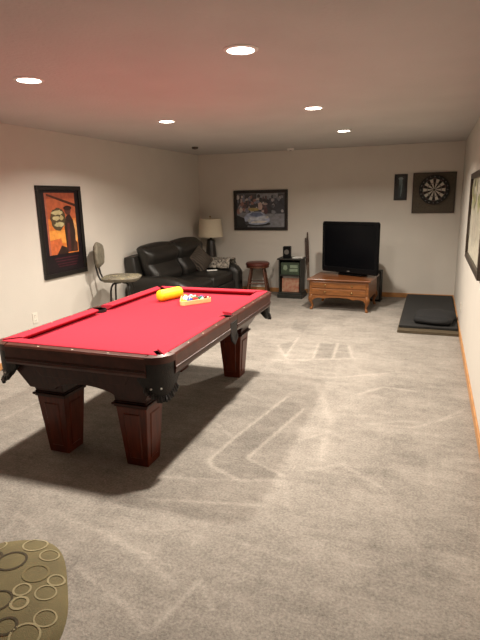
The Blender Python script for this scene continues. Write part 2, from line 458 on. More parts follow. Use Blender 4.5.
# local x runs along +y; seen from the room that is left to right
sh = [((0.012,0.008,0.010), rect(0,0,1,1)),
      ((0.42,0.105,0.045), rect(.11,.225,.90,.97)),
      ((0.62,0.185,0.040), rect(.11,.225,.90,.66)),
      ((0.75,0.30,0.060), rect(.13,.36,.90,.52)),
      ((0.55,0.135,0.045), [(.11,.225),(.5,.225),(.44,.42),(.11,.40)]),
      ((0.30,0.070,0.035), [(.11,.90),(.90,.90),(.90,.97),(.11,.97)]),
      ((0.36,0.11,0.07), rect(.11,.225,.155,.97)),
      ((0.060,0.022,0.014), [(.17,.935),(.90,.80),(.90,.835),(.17,.96)]),
      ((0.66,0.34,0.13), ell(.84,.50,.055,.14)),
      ((0.085,0.060,0.030), ell(.42,.66,.20,.135,22,.12,3)),
      ((0.44,0.38,0.20), ell(.41,.735,.15,.030,16,.3,4)),
      ((0.44,0.38,0.20), ell(.36,.665,.09,.026,12,.3,5)),
      ((0.40,0.33,0.16), ell(.50,.670,.05,.030,10,.3,6)),
      ((0.44,0.38,0.20), ell(.43,.590,.13,.032,16,.3,7)),
      ((0.035,0.018,0.014), [(.58,.24),(.82,.24),(.84,.50),(.80,.64),(.72,.72),(.62,.68),(.56,.55)]),
      ((0.035,0.018,0.014), [(.30,.225),(.60,.225),(.57,.30),(.44,.33)]),
      ((0.085,0.025,0.022), [(.60,.24),(.68,.24),(.70,.60),(.64,.60)]),
      ((0.10,0.035,0.025), ell(.68,.755,.085,.055)),
      ((0.035,0.014,0.010), ell(.68,.785,.11,.030)),
      ((0.07,0.03,0.02), [(.74,.24),(.87,.24),(.88,.34),(.80,.40)])]
for k, vv in enumerate((.17,.135,.10,.07)):
    sh.append(((0.075,0.018,0.026), rect(.22+.03*k, vv, .86-.02*k, vv+.012)))
prints(pt, pw, ph, 0.050, sh, (0.012,0.008,0.010))

# car picture on the far wall
cw, ch = 3.3794-2.3783, 1.8022-1.1038
ct = wall_frame('car', 'black framed picture of a silver blue car in front of a crowd', 'picture',
                (-3.3794, YB, 1.1038), (1,0,0), (0,-1,0), cw, ch, 0.055, 0.028, M['frame_black'])
sh = [((0.17,0.18,0.20), rect(0,0,1,1)), ((0.060,0.065,0.075), rect(.0,.42,1,.98)),
      ((0.22,0.23,0.26), [(0,0),(1,0),(1,.38),(0,.45)]), ((0.020,0.020,0.022), [(0,0),(.22,0),(.24,.22),(0,.36)]),
      ((0.045,0.050,0.065), rect(.62,.40,1,.80)), ((0.26,0.27,0.30), rect(.42,.85,.86,.99))]
rnd = random.Random(11)
for k in range(60):
    u, v = rnd.uniform(.02,.62), rnd.uniform(.46,.95)
    col = rnd.choice([(.42,.33,.31),(.05,.05,.06),(.30,.16,.15),(.20,.21,.27),(.50,.47,.45),(.12,.08,.09)])
    sh.append((col, ell(u, v, rnd.uniform(.015,.045), rnd.uniform(.03,.08), 8, .3, k)))
for k in range(18):
    sh.append((rnd.choice([(.20,.21,.24),(.07,.08,.10),(.30,.30,.32)]), ell(rnd.uniform(.64,.98), rnd.uniform(.42,.9), .03, .05, 8, .3, k+90)))
sh += [((.42,.33,.13), ell(.36,.53,.13,.05,12,.15,8)),
       ((.55,.42,.38), ell(.50,.62,.05,.13,10,.2,9)), ((.10,.05,.06), ell(.62,.48,.04,.09)),
       ((.015,.015,.018), ell(.42,.10,.30,.06)),
       ((.34,.39,.52), [(.16,.30),(.22,.40),(.34,.46),(.52,.46),(.62,.36),(.69,.28),(.70,.18),(.62,.10),(.40,.07),(.26,.10),(.18,.18)]),
       ((.13,.17,.28), [(.26,.36),(.34,.44),(.50,.44),(.57,.36),(.42,.31)]),
       ((.52,.56,.64), [(.26,.30),(.42,.29),(.60,.34),(.66,.26),(.48,.20),(.30,.22)]),
       ((.62,.59,.57), [(.30,.12),(.58,.13),(.66,.19),(.48,.20),(.32,.17)]),
       ((.46,.48,.52), ell(.27,.20,.035,.05)), ((.52,.52,.50), ell(.645,.30,.03,.04)), ((.05,.05,.06), ell(.22,.12,.04,.055))]
prints(ct, cw, ch, 0.055, sh, (0.10,0.10,0.11))

# small dark picture left of the dartboard
sw, shh = .6179-.4181, 1.9893-1.5845
st_ = wall_frame('small', 'small narrow dark framed picture beside the dartboard', 'picture',
                 (-.6179, YB, 1.5845), (1,0,0), (0,-1,0), sw, shh, 0.016, 0.02, M['frame_black'])
prints(st_, sw, shh, 0.016, [((.010,.014,.016), rect(0,0,1,1)), ((.022,.034,.038), [(.15,.95),(.9,.95),(.7,.05),(.3,.05)]),
       ((.13,.19,.20), [(.34,.92),(.62,.92),(.66,.60),(.60,.30),(.55,.12),(.46,.12),(.44,.40),(.36,.66)]),
       ((.20,.25,.25), ell(.48,.86,.24,.05,12,.2,4)), ((.05,.075,.08), rect(.44,.14,.52,.6))], (.010,.014,.016))

# large picture on the right wall
ry0, ry1, rz0, rz1 = 4.43, 6.22, 0.985, 1.872
rt = wall_frame('right', 'large dark brown framed pale picture on the right wall', 'picture',
                (XR, ry1, rz0), (0,-1,0), (-1,0,0), ry1-ry0, rz1-rz0, 0.055, 0.035, M['frame_brown'])
sh = [((.56,.53,.42), rect(0,0,1,1)), ((.62,.58,.47), [(0,0),(1,0),(1,.4),(0,.5)])]
rnd = random.Random(5)
for k in range(34):
    u = rnd.uniform(.02,.98)
    sh.append((rnd.choice([(.46,.46,.20),(.40,.42,.20),(.52,.50,.28),(.36,.36,.22)]), ell(u, rnd.uniform(.62,.96), rnd.uniform(.015,.05), rnd.uniform(.04,.10), 10, .25, k)))
for k in range(22):
    u = rnd.uniform(.02,.98); v = rnd.uniform(.05,.35)
    sh.append((rnd.choice([(.45,.42,.34),(.40,.37,.31),(.50,.47,.36)]), rect(u, v, u+.012, v+rnd.uniform(.2,.5))))
prints(rt, ry1-ry0, rz1-rz0, 0.055, sh, (.56,.53,.42))

# ------------------------------------------------------------------ dartboard
bb = thing('dartboard_backboard', 'square grey brown backing panel on the far wall behind the dartboard', 'backboard', (0, YB, 0))
B().box((-.0172, -.011, 1.6884), (.6326, .022, .6198)).build('panel', M['cork'], bb)
f = B()
for a0, a1, b0, b1 in ((-.3335,.2991,1.3785,1.3925),(-.3335,.2991,1.9843,1.9983),(-.3335,-.3195,1.3925,1.9843),(.2851,.2991,1.3925,1.9843)):
    f.box(((a0+a1)/2, -.0145, (b0+b1)/2), (a1-a0, .027, b1-b0))
f.build('edge_trim', M['frame_brown'], bb)
dx, dz, dy = -.013, 1.735, YB-.022
db = thing('dartboard', 'round black and cream dartboard hung on the square backing panel', 'dartboard', (dx, dy, dz))
db.rotation_euler = (PI/2, 0, 0)     # local z points out of the wall into the room
B().lathe([(.225,.0005), (.225,.034), (.220,.038), (.172,.038), (.172,.036), (.003,.036)], n=60).build('board', M['sisal_black'], db, smooth=True)
def wedge(b, k, r0, r1, z, m):
    b.use(m); n = 4
    a0 = PI/2 + (k-.5)*PI/10; a1 = a0 + PI/10
    vs = [(r0*math.cos(a0+(a1-a0)*i/n), r0*math.sin(a0+(a1-a0)*i/n), z) for i in range(n+1)] + \
         [(r1*math.cos(a1-(a1-a0)*i/n), r1*math.sin(a1-(a1-a0)*i/n), z) for i in range(n+1)]
    b.add(vs, [tuple(range(len(vs)))])
sg = B()
for k in range(20):
    ev = k % 2 == 0
    wedge(sg, k, .016, .099, .0365, M['sisal_black'] if ev else M['sisal_white'])
    wedge(sg, k, .107, .162, .0365, M['sisal_black'] if ev else M['sisal_white'])
    wedge(sg, k, .099, .107, .0365, M['sisal_red'] if ev else M['sisal_green'])
    wedge(sg, k, .162, .172, .0365, M['sisal_red'] if ev else M['sisal_green'])
sg.build('segments', None, db)
w = B()
for r in (.016, .099, .107, .162, .172):
    w.tube([(r*math.cos(2*PI*k/48), r*math.sin(2*PI*k/48), .0375) for k in range(48)], .0008, 4, closed=True)
for k in range(20):
    a = PI/2 + (k-.5)*PI/10
    w.tube([(.016*math.cos(a), .016*math.sin(a), .0375), (.172*math.cos(a), .172*math.sin(a), .0375)], .0008, 4)
w.build('wire_spider', M['wire'], db)
be = B(); be.use(M['sisal_green']); be.lathe([(.016,.0362),(.016,.037),(.006,.037)], n=24)
be.use(M['sisal_red']); be.lathe([(.0064,.0365),(.0064,.0374),(.001,.0374)], n=16)
be.build('bullseye', None, db)
# number ring: the standard clockwise order
for k, s_ in enumerate("20 1 18 4 13 6 10 15 2 17 3 19 7 16 8 11 14 9 12 5".split()):
    cu = bpy.data.curves.new('num', 'FONT'); cu.body = s_; cu.size = .028; cu.align_x = 'CENTER'; cu.align_y = 'CENTER'; cu.resolution_u = 2
    tmp = bpy.data.objects.new('num', cu); C.objects.link(tmp)
    bpy.context.view_layer.update()
    me = tmp.to_mesh()
    a = -k*PI/10
    rm = Matrix.Rotation(a, 3, 'Z')
    nb = B().add([rm @ (Vector((v.co.x, v.co.y + .197, .0384))) for v in me.vertices], [tuple(p.vertices) for p in me.polygons])
    nb.build('numeral', M['wire'], db, fix=False)
    tmp.to_mesh_clear(); bpy.data.objects.remove(tmp); bpy.data.curves.remove(cu)

# ------------------------------------------------------------------ outlets
def outlet(loc, rz, lab):
    t = thing('wall_outlet', lab, 'outlet', loc, rz)      # local +y out of the wall
    B().box((0, .003, 0), (.075, .006, .118)).build('cover_plate', M['outlet'], t, bevel=.002)
    for z in (-.028, .028):
        r_ = B().box((0, .0075, z), (.034, .003, .030)).build('receptacle', M['outlet'], t, bevel=.001)
        B().box((-.007, .0093, z+.003), (.003, .001, .010)).box((.007, .0093, z+.003), (.003, .001, .010)).build('slot', M['slot'], r_)
outlet((XL, 4.336, .424), -PI/2, 'pale electrical outlet low on the left wall near the pool table corner')
outlet((XR, 6.70, .30), PI/2, 'pale electrical outlet low on the right wall beside the black mat')

# ------------------------------------------------------------------ pool table
PX, PY, PR = -2.005, 3.49, R(0.8)
hw, hl = 0.635, 1.115
pool = thing('pool_table', 'dark cherry wood pool table with red felt and tapered square legs', 'pool table', (PX, PY, 0), PR)
ZC = 0.733; DZ = 0.032             # cloth height
hole_c = (hw-.108, hl-.108); hr = .060; shr = .056; side_c = hw-.068
# cloth with bites at the pockets
def cloth_outline():
    a = hw-.048; b = hl-.048
    pts = []
    def arc(cx, cy, r, t0, t1, n=10):
        return [(cx+r*math.cos(t0+(t1-t0)*i/n), cy+r*math.sin(t0+(t1-t0)*i/n)) for i in range(n+1)]
    # start bottom edge, go counter-clockwise
    hx, hy = hole_c
    def q(t): return t
    pts += [(-(a-.09), -b), (a-.09, -b)]
    pts += arc(hx, -hy, hr, PI*0.98, PI*0.52, 10)
    pts += [(a, -(b-.09)), (a, -.062)]
    pts += arc(side_c, 0, shr, PI*1.28, PI*0.72, 8)
    pts += [(a, .062), (a, b-.09)]
    pts += arc(hx, hy, hr, -PI*0.52, -PI*0.98, 10)
    pts += [(a-.09, b), (-(a-.09), b)]
    pts += arc(-hx, hy, hr, -PI*0.02, -PI*0.48, 10)
    pts += [(-a, b-.09), (-a, .062)]
    pts += arc(-side_c, 0, shr, PI*0.28, -PI*0.28, 8)
    pts += [(-a, -.062), (-a, -(b-.09))]
    pts += arc(-hx, -hy, hr, PI*0.48, PI*0.02, 10)
    return pts
B().prism(cloth_outline(), ZC-.028, ZC).build('playing_surface', M['felt'], pool)
# rails: profile in (inset, z), extruded between two ends; cushions mitred to the pockets
def place(side, ins, e, z):
    """side: 'E' +x, 'W' -x, 'N' +y, 'S' -y; e = coordinate along the rail"""
    if side == 'E': return (hw-ins, e, z)
    if side == 'W': return (-hw+ins, e, z)
    if side == 'N': return (e, hl-ins, z)
    return (e, -hl+ins, z)
rail_prof = [(0.006,.640),(0.0,.655),(0.0,.754),(0.008,.766),(0.038,.770),(0.046,.770),(0.046,.69),(0.030,.70),(0.030,.640)]
cush_prof = [(.043,.7735),(.054,.777),(.120,.777),(.133,.773),(.135,.766),(.128,.759),(.098,.738),(.043,.738)]
segs = [('E', -hl+.13, -.075), ('E', .075, hl-.13), ('W', -hl+.13, -.075), ('W', .075, hl-.13), ('N', -hw+.13, hw-.13), ('S', -hw+.13, hw-.13)]
sights = []
for side, e0, e1 in segs:
    rl = B().loft([place(side, i, e0, z) for i, z in rail_prof], [place(side, i, e1, z) for i, z in rail_prof]).build('rail', M['railtop'], pool, bevel=.003)
    k0 = .35 if e0 == -.075 or e0 == .075 else 1.0
    k1 = .35 if e1 == -.075 or e1 == .075 else 1.0
    cu = B().loft([place(side, i, e0+k0*(i-.10)+(-.004 if k0 == 1 else .012), z) for i, z in cush_prof], [place(side, i, e1-k1*(i-.10)+(.004 if k1 == 1 else -.012), z) for i, z in cush_prof]).build('cushion', M['felt'], pool, bevel=.003)
    for q in (.25, .5, .75):
        sights.append((side, e0+(e1-e0)*q))
    # moulding along the outer face
    B().loft([place(side, i, e0, z) for i, z in ((-.004,.672),(-.004,.684),(.002,.688),(.002,.668))], [place(side, i, e1, z) for i, z in ((-.004,.672),(-.004,.684),(.002,.688),(.002,.668))]).build('moulding', M['cherry'], rl)
for side, e in sights:
    c = place(side, .024, e, .7687); d = .007
    vs = []
    for (da, de) in ((-d,0),(0,-d*1.3),(d,0),(0,d*1.3)):
        ins = .024+da; vs.append(place(side, ins, e+de, .766+(ins-.008)/.084*.005+.0012))
    B().add(vs, [(0,1,2,3)]).build('sight', M['pearl'], pool)
# corner pieces, pockets
def arcpts(cx, cy, r, a0, a1, n): return [(cx+r*math.cos(a0+(a1-a0)*i/n), cy+r*math.sin(a0+(a1-a0)*i/n)) for i in range(n+1)]
for sx in (1, -1):
    for sy in (1, -1):
        n = 12
        outer = arcpts(hw-.13, hl-.13, .13, PI/2, 0, n)
        inner = arcpts(hole_c[0], hole_c[1], hr+.004, R(100), R(-10), n)
        b = B()
        def cap_(outer, inner, zb, zo, zi):
            vs = []
            for (ox, oy), (ix, iy) in zip(outer, inner):
                vs += [(sx*ox, sy*oy, zo), (sx*ix, sy*iy, zi), (sx*ix, sy*iy, zb), (sx*ox, sy*oy, zb)]
            m = len(outer); fs = []
            for i in range(m-1):
                for j in range(4):
                    j2 = (j+1) % 4; fs.append((i*4+j, i*4+j2, (i+1)*4+j2, (i+1)*4+j))
            fs += [(0,1,2,3), ((m-1)*4+3, (m-1)*4+2, (m-1)*4+1, (m-1)*4)]
            b.add(vs, fs)
        cap_(outer, inner, .725, .766, .772)
        b.build('rail_corner', M['railtop'], pool, smooth=True)
        # leather pocket: cup under the hole, shield on the outside, fringe
        pk = B().lathe([(hr+.003,.762),(hr+.003,.70),(hr-.004,.66),(.03,.635),(.004,.63),(.004,.634),(.03,.640),(hr-.010,.665),(hr-.003,.70),(hr-.003,.762)],
                       (sx*hole_c[0], sy*hole_c[1], 0), n=24).build('pocket', M['leather'], pool, smooth=True)
        sh_o = arcpts(hw-.13, hl-.13, .122, R(94), R(-4), 10); sh_i = arcpts(hw-.13, hl-.13, .106, R(94), R(-4), 10)
        sh_o = [(hw-.19, hl-.007)] + sh_o + [(hw-.007, hl-.19)]; sh_i = [(hw-.19, hl-.022)] + sh_i + [(hw-.022, hl-.19)]
        zb = [.62, .56, .545, .53, .515, .505, .50, .505, .515, .53, .545, .56, .62]
        vs = []; fs = []
        for i, ((ox, oy), (ix, iy)) in enumerate(zip(sh_o, sh_i)):
            vs += [(sx*ox, sy*oy, .728), (sx*ix, sy*iy, .728), (sx*(ix-.012), sy*(iy-.012), zb[i]), (sx*(ox-.004), sy*(oy-.004), zb[i])]
        for i in range(12):
            for j in range(4):
                j2 = (j+1) % 4; fs.append((i*4+j, i*4+j2, (i+1)*4+j2, (i+1)*4+j))
        fs += [(0,1,2,3), (51,50,49,48)]
        B().add(vs, fs).build('shield', M['leather'], pk, smooth=True)
        fr = B(); rr = random.Random(3)
        for i in range(15):
            a = R(96-i*102/14); r0 = .118; cx, cy = hw-.13, hl-.13
            px, py = cx+r0*math.cos(a), cy+r0*math.sin(a)
            zt = .57 - .055*math.sin(PI*i/14); L_ = rr.uniform(.012, .026)
            o_ = rr.uniform(.0, .012)
            fr.tube([(sx*px, sy*py, zt+.01), (sx*(px+o_*math.cos(a)), sy*(py+o_*math.sin(a)), zt-L_*.5), (sx*(px+o_*.6*math.cos(a)), sy*(py+o_*.6*math.sin(a)), zt-L_)], [.006, .010, .012], 6)
        fr.build('fringe', M['leather'], pk, smooth=True)
        for da in (50, 78):
            a = R(da); r0 = .1225; cx, cy = hw-.13, hl-.13
            b = B().puff((sx*(cx+r0*math.cos(a)-.001), sy*(cy+r0*math.sin(a)-.001), .575), (.013, .013, .013), .0062, n=6)
            b.build('stud', M['stud'], pk, smooth=True)
for sx in (1, -1):
    # side pocket: wood bridge, cup, shield
    b = B()
    b.prism([(sx*(hw-.001), -.075), (sx*(hw-.001), .075), (sx*(hw-.045), .075), (sx*(hw-.042), .062), (sx*(hw-.022), .036), (sx*(hw-.010), 0), (sx*(hw-.022), -.036), (sx*(hw-.042), -.062), (sx*(hw-.045), -.075)], .725, .768)
    b.build('rail_bridge', M['railtop'], pool, bevel=.003)
    pk = B().lathe([(shr+.003,.758),(shr+.003,.70),(shr-.004,.66),(.03,.635),(.004,.63),(.004,.634),(.03,.640),(shr-.010,.665),(shr-.003,.70),(shr-.003,.758)],
                   (sx*side_c, 0, 0), n=24).build('pocket', M['leather'], pool, smooth=True)
    B().prism([(-.072,.724),(.072,.724),(.066,.62),(.04,.575),(0,.56),(-.04,.575),(-.066,.62)], 0, .012, lambda x, y, z: (sx*(hw+.001-z-.0), x, y)).build('shield', M['leather'], pk, bevel=.004)
    fr = B(); rr = random.Random(8)
    for i in range(9):
        yy = -.056+i*.014; zt = .575+abs(yy)*.7
        fr.tube([(sx*(hw-.004), yy, zt+.015), (sx*(hw+.004), yy, zt-.015), (sx*(hw+.002), yy, zt-.03)], [.005, .008, .009], 6)
    fr.build('fringe', M['leather'], pk, smooth=True)
# cabinet: tapered aprons with arched lower edge
lx, ly = .305, .868
for sy in (1, -1):
    out = [(-.545,.645),(.545,.645),(.43,.455),(.235,.455)]
    out += [(.235-.47*i/14, .455+.062*math.sin(PI*i/14)**.6) for i in range(1, 14)] + [(-.235,.455),(-.43,.455)]
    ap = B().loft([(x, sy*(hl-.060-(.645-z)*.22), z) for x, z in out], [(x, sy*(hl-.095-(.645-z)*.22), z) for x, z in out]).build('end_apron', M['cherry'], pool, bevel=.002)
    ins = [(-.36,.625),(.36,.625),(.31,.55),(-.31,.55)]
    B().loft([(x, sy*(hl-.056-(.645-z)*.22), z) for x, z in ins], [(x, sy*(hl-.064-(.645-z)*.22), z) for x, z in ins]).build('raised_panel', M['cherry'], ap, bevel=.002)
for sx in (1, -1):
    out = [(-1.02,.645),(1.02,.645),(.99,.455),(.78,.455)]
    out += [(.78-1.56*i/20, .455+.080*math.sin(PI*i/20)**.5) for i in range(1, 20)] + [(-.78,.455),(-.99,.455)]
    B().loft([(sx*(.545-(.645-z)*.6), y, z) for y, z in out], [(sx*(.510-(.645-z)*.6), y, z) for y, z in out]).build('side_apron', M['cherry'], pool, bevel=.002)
B().box((0, 0, .660), (2*hw-.09, 2*hl-.09, .036)).build('slate_frame', M['cherry'], pool)
# legs
for sx in (1, -1):
    for sy in (1, -1):
        c = (sx*lx-.001, sy*ly-.002)
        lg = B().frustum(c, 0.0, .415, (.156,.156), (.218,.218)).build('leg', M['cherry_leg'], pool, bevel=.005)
        B().box((c[0], c[1], .4215), (.236,.236,.013)).box((c[0], c[1], .4355), (.258,.258,.015)).box((c[0], c[1], .4485), (.232,.232,.011)).build('cap', M['cherry'], lg, bevel=.004)
        # raised panel strips on each face
        b = B()
        for k in range(4):
            rm = Matrix.Rotation(k*PI/2, 3, 'Z')
            def P(u, z, off):
                half = .078+(.109-.078)*z/.415
                p = rm @ Vector((half+off, u*half, z)); return (p.x+c[0], p.y+c[1], z)
            z0, z1 = .05, .375
            a_ = [P(-.58,z0,-.002), P(.58,z0,-.002), P(.58,z1,-.002), P(-.58,z1,-.002)]
            b_ = [P(-.50,z0+.012,.006), P(.50,z0+.012,.006), P(.50,z1-.012,.006), P(-.50,z1-.012,.006)]
            b.loft(a_, b_)
        b.build('raised_panel', M['cherry_leg'], lg)
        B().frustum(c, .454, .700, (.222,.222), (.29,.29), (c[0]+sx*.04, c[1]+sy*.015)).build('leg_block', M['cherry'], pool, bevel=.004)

for ch in pool.children:            # everything above the legs sits this much higher
    if ch.name.split('.')[0] not in ('leg', 'leg_block'): ch.location.z += DZ

# ------------------------------------------------------------------ on the table
ZC += DZ
rmp = Matrix.Rotation(PR, 3, 'Z')
d = Vector((.105, .32, 0)).normalized()
cc = Vector((-2.245, 4.12, ZC+.052+.0005)); Lc = .29; rc = .052
prof = []
for i in range(9): a = PI/2*i/8; prof.append((rc*math.sin(a)*.999+.0005, -Lc/2+.030-.030*math.cos(a)))
for i in range(9): a = PI/2*i/8; prof.append((rc*math.cos(a)*.999+.0005, Lc/2-.030+.030*math.sin(a)))
yc = thing('yellow_foam_roll', 'bright yellow rounded cylinder lying on the red felt beside the ball rack', 'foam roll', cc)
yc.rotation_euler = Vector((0,0,1)).rotation_difference(d).to_euler()
B().lathe(prof, n=32).build('roll', M['yellow'], yc, smooth=True)
for s_ in (-1, 1):
    B().lathe([(rc+.0004, s_*(Lc/2-.036)-.002), (rc+.0016, s_*(Lc/2-.036)), (rc+.0004, s_*(Lc/2-.036)+.002)], n=32).build('end_band', M['yellow'], yc, smooth=True)

# wooden triangle with fifteen balls
rk_c = Vector((-1.985, 4.05, ZC)); br = .0286
ang0 = math.atan2(3.99-4.235, -2.03+2.005)       # apex towards the camera
inr = 2*br*2/math.sqrt(3) + 0                      # centre of the corner ball from the rack centre (4 spacings side)
rad_ball = 8*br/math.sqrt(3)
Rin = rad_ball + 2*br + .004                       # inner wall corner radius
Rout = Rin + .016
def tri(rr_, rnd_, n=5):
    out = []
    for k in range(3):
        a = ang0 + k*2*PI/3
        cx, cy = (rr_-2*rnd_)*math.cos(a), (rr_-2*rnd_)*math.sin(a)
        for i in range(n+1):
            t = a - PI/3 + 2*PI/3*i/n
            out.append((cx+rnd_*math.cos(t), cy+rnd_*math.sin(t)))
    return out
ti, to = tri(Rin, .030), tri(Rout, .040)
tr = B(); m = len(ti); vs = []
for (ox, oy), (ix, iy) in zip(to, ti): vs += [(ox,oy,.0008),(ox,oy,.040),(ix,iy,.040),(ix,iy,.0008)]
fs = []
for i in range(m):
    i2 = (i+1) % m
    for j in range(4):
        j2 = (j+1) % 4; fs.append((i*4+j, i2*4+j, i2*4+j2, i*4+j2))
rackobj = tr.add(vs, fs).build('ball_rack', M['rackwood'], None, bevel=.003, loc=rk_c)
tag(rackobj, 'pale wooden triangle rack around the pool balls on the red felt', 'ball rack')
cols = {1:('yellow',(.80,.50,.03)),2:('blue',(.03,.06,.33)),3:('red',(.55,.03,.03)),4:('purple',(.12,.035,.22)),5:('orange',(.70,.22,.03)),6:('green',(.02,.17,.07)),7:('maroon',(.20,.02,.02)),8:('black',(.01,.01,.01))}
ivory = mat('ball ivory', (.82,.78,.66), .12, .03, 20, coat=.5)
def ball_mesh(k):
    b = B(); base = mat('ball resin', cols[(k-1) % 8+1][1] if k <= 8 else cols[k-8][1], .10, .06, 20, coat=.5)
    n = 20; nr = 12
    for i in range(nr):
        t0, t1 = PI*i/nr, PI*(i+1)/nr
        zm = math.cos((t0+t1)/2)
        b.use(ivory if (k > 8 and abs(zm) > .55) else base)
        if abs(zm) > .96: b.use(ivory)
        for j in range(n):
            p = [(br*math.sin(t)*math.cos(a), br*math.sin(t)*math.sin(a), br*math.cos(t)) for t, a in ((t0, 2*PI*j/n), (t1, 2*PI*j/n), (t1, 2*PI*(j+1)/n), (t0, 2*PI*(j+1)/n))]
            if i == 0: b.add([p[0], p[1], p[2]], [(0,1,2)])
            elif i == nr-1: b.add([p[0], p[1], p[3]], [(0,1,2)])
            else: b.add(p, [(0,1,2,3)])
    return b
order = [1, 9, 2, 10, 8, 3, 11, 13, 14, 6, 5, 12, 15, 4, 7]
pos = []
ax = Vector((math.cos(ang0), math.sin(ang0))); pr = Vector((-ax.y, ax.x))
for row in range(5):
    for q in range(row+1):
        p = ax*(rad_ball - row*br*math.sqrt(3)*1.0) + pr*((q-row/2)*2*br)
        pos.append(p)
rnd = random.Random(4)
for k, p in zip(order, pos):
    o = ball_mesh(k).build('pool_ball', None, None, smooth=False, loc=(rk_c.x+p.x*1.012, rk_c.y+p.y*1.012, ZC+br+.0006))
    bm = bmesh.new(); bm.from_mesh(o.data); bmesh.ops.remove_doubles(bm, verts=bm.verts, dist=1e-5); bmesh.ops.recalc_face_normals(bm, faces=bm.faces); bm.to_mesh(o.data); bm.free()
    o.data.polygons.foreach_set('use_smooth', [True]*len(o.data.polygons))
    o.rotation_euler = (rnd.uniform(.2,1.2), rnd.uniform(-.6,.6), rnd.uniform(0,6))
    nm = cols[(k-1) % 8+1][0] if k <= 8 else cols[k-8][0]
    lab = f'solid {nm} pool ball inside the wooden triangle rack' if k <= 8 else f'white pool ball with a {nm} stripe inside the wooden triangle rack'
    tag(o, lab, 'pool ball', 'pool balls in the triangle rack')

# ------------------------------------------------------------------ swivel bar chairs (seat with ring pattern)
def supe(n_, t, a, b):
    c, s_ = math.cos(t), math.sin(t)
    return (a*abs(c)**(2/n_)*(1 if c >= 0 else -1), b*abs(s_)**(2/n_)*(1 if s_ >= 0 else -1))
SA, SN, SZ = .240, 3.3, .73      # seat half width, squareness, rim height
def seat_h(x, y):
    k = (abs(x/SA)**SN + abs(y/SA)**SN)**(1/SN)
    return SZ + .030*(max(0, 1-k**2.6))**.55
def make_chair(label, fab):
    t = thing('bar_chair', label, 'chair', (0,0,0))
    b = B(); b.use(fab)
    nr, na = 16, 56; vs = [(0,0,seat_h(0,0))]; fs = []
    for i in range(1, nr+1):
        k = (i/nr)**.7
        for j in range(na):
            x, y = supe(SN, 2*PI*j/na, SA*k, SA*k); vs.append((x, y, seat_h(x, y)))
    for j in range(na): fs.append((0, 1+j, 1+(j+1) % na))
    for i in range(nr-1):
        for j in range(na):
            j2 = (j+1) % na; fs.append((1+i*na+j, 1+(i+1)*na+j, 1+(i+1)*na+j2, 1+i*na+j2))
    prof = [(.985, SZ-.010), (.95, SZ-.026), (.88, SZ-.040)]
    last = 1+(nr-1)*na
    for k, z in prof:
        st0 = len(vs)
        for j in range(na):
            x, y = supe(SN, 2*PI*j/na, SA*k, SA*k); vs.append((x, y, z))
        for j in range(na):
            j2 = (j+1) % na; fs.append((last+j, st0+j, st0+j2, last+j2))
        last = st0
    fs.append(tuple(last+j for j in range(na))[::-1])
    b.add(vs, fs)
    rr = random.Random(21)
    placed = []
    for tries in range(400):
        x, y = rr.uniform(-.22,.22), rr.uniform(-.22,.22); r_ = rr.choice([.022,.026,.030,.034,.040])
        k = (abs(x/SA)**SN + abs(y/SA)**SN)**(1/SN)
        if k > 1.0-r_/SA*.90: continue
        if any(math.hypot(x-q[0], y-q[1]) < (r_+q[2])*.88 for q in placed): continue
        placed.append((x, y, r_)); 
        b.use(rr.choice([M['ring_pale'], M['ring_pale'], M['ring_dark'], M['ring_mid'], M['ring_dark']]))
        n = 24; wd = rr.choice([.004, .005, .0065]); vv = []; ff = []
        for j in range(n):
            a = 2*PI*j/n
            for q in (r_-wd, r_):
                px, py = x+q*math.cos(a), y+q*math.sin(a); vv.append((px, py, seat_h(px, py)+.0012))
        for j in range(n):
            j2 = (j+1) % n; ff.append((2*j, 2*j+1, 2*j2+1, 2*j2))
        b.add(vv, ff)
    st = b.build('seat', None, t, smooth=True)
    # backrest: oval pad at -x
    pad = B(); pad.use(fab)
    pad.puff((-.285, 0, 1.010), (.055, .33, .285), .026, (.012, .01, .02), n=12,
             fn=lambda p, u: Vector((p.x + .10*(p.y/.19)**2*.35, p.y*(1-.28*max(0, abs(u[2])-.35)), p.z*(1-.16*u[1]**2))))
    pad.build('backrest', None, t, smooth=True)
    for sy in (-1, 1):
        B().tube([(-.10, sy*.06, .675), (-.20, sy*.06, .680), (-.255, sy*.06, .705), (-.282, sy*.06, .77), (-.30, sy*.06, .87), (-.305, sy*.06, 1.0)], .0115, 10).build('back_support', M['blackmetal'], t, smooth=True)
    B().lathe([(.10,.672),(.10,.685),(.02,.685)], n=28).build('swivel_plate', M['blackmetal'], t)
    for k in range(4):
        a = PI/4 + k*PI/2; c, s_ = math.cos(a), math.sin(a)
        B().tube([(c*q, s_*q, z) for q, z in ((.02,.662),(.09,.662),(.13,.652),(.155,.620),(.168,.57),(.19,.28),(.212,.012))], .0125, 10).tube([(c*.212, s_*.212, .0), (c*.212, s_*.212, .014)], .017, 10).build('leg', M['blackmetal'], t, smooth=True)
    B().tube([(.196*math.cos(2*PI*k/40), .196*math.sin(2*PI*k/40), .25) for k in range(40)], .009, 8, closed=True).build('foot_ring', M['blackmetal'], t, smooth=True)
    return t
ch1 = make_chair('bar chair with rounded back and dark metal legs by the left wall near the sofa', M['greyfabric'])
ch1['group'] = 'swivel bar chairs'
ch1.location = (-3.65, 5.46, 0); ch1.rotation_euler.z = R(20)
ch2 = make_chair('bar chair with an olive ring patterned seat at the near left corner of the photo', M['ringfabric'])
ch2['group'] = 'swivel bar chairs'
ch2.location = (-.984, .704, 0); ch2.rotation_euler.z = R(41)

# ------------------------------------------------------------------ sofa (back along the left wall)
sofa = thing('leather_sofa', 'dark brown leather two seat reclining sofa along the left wall', 'sofa', (-4.02, 7.09, 0))
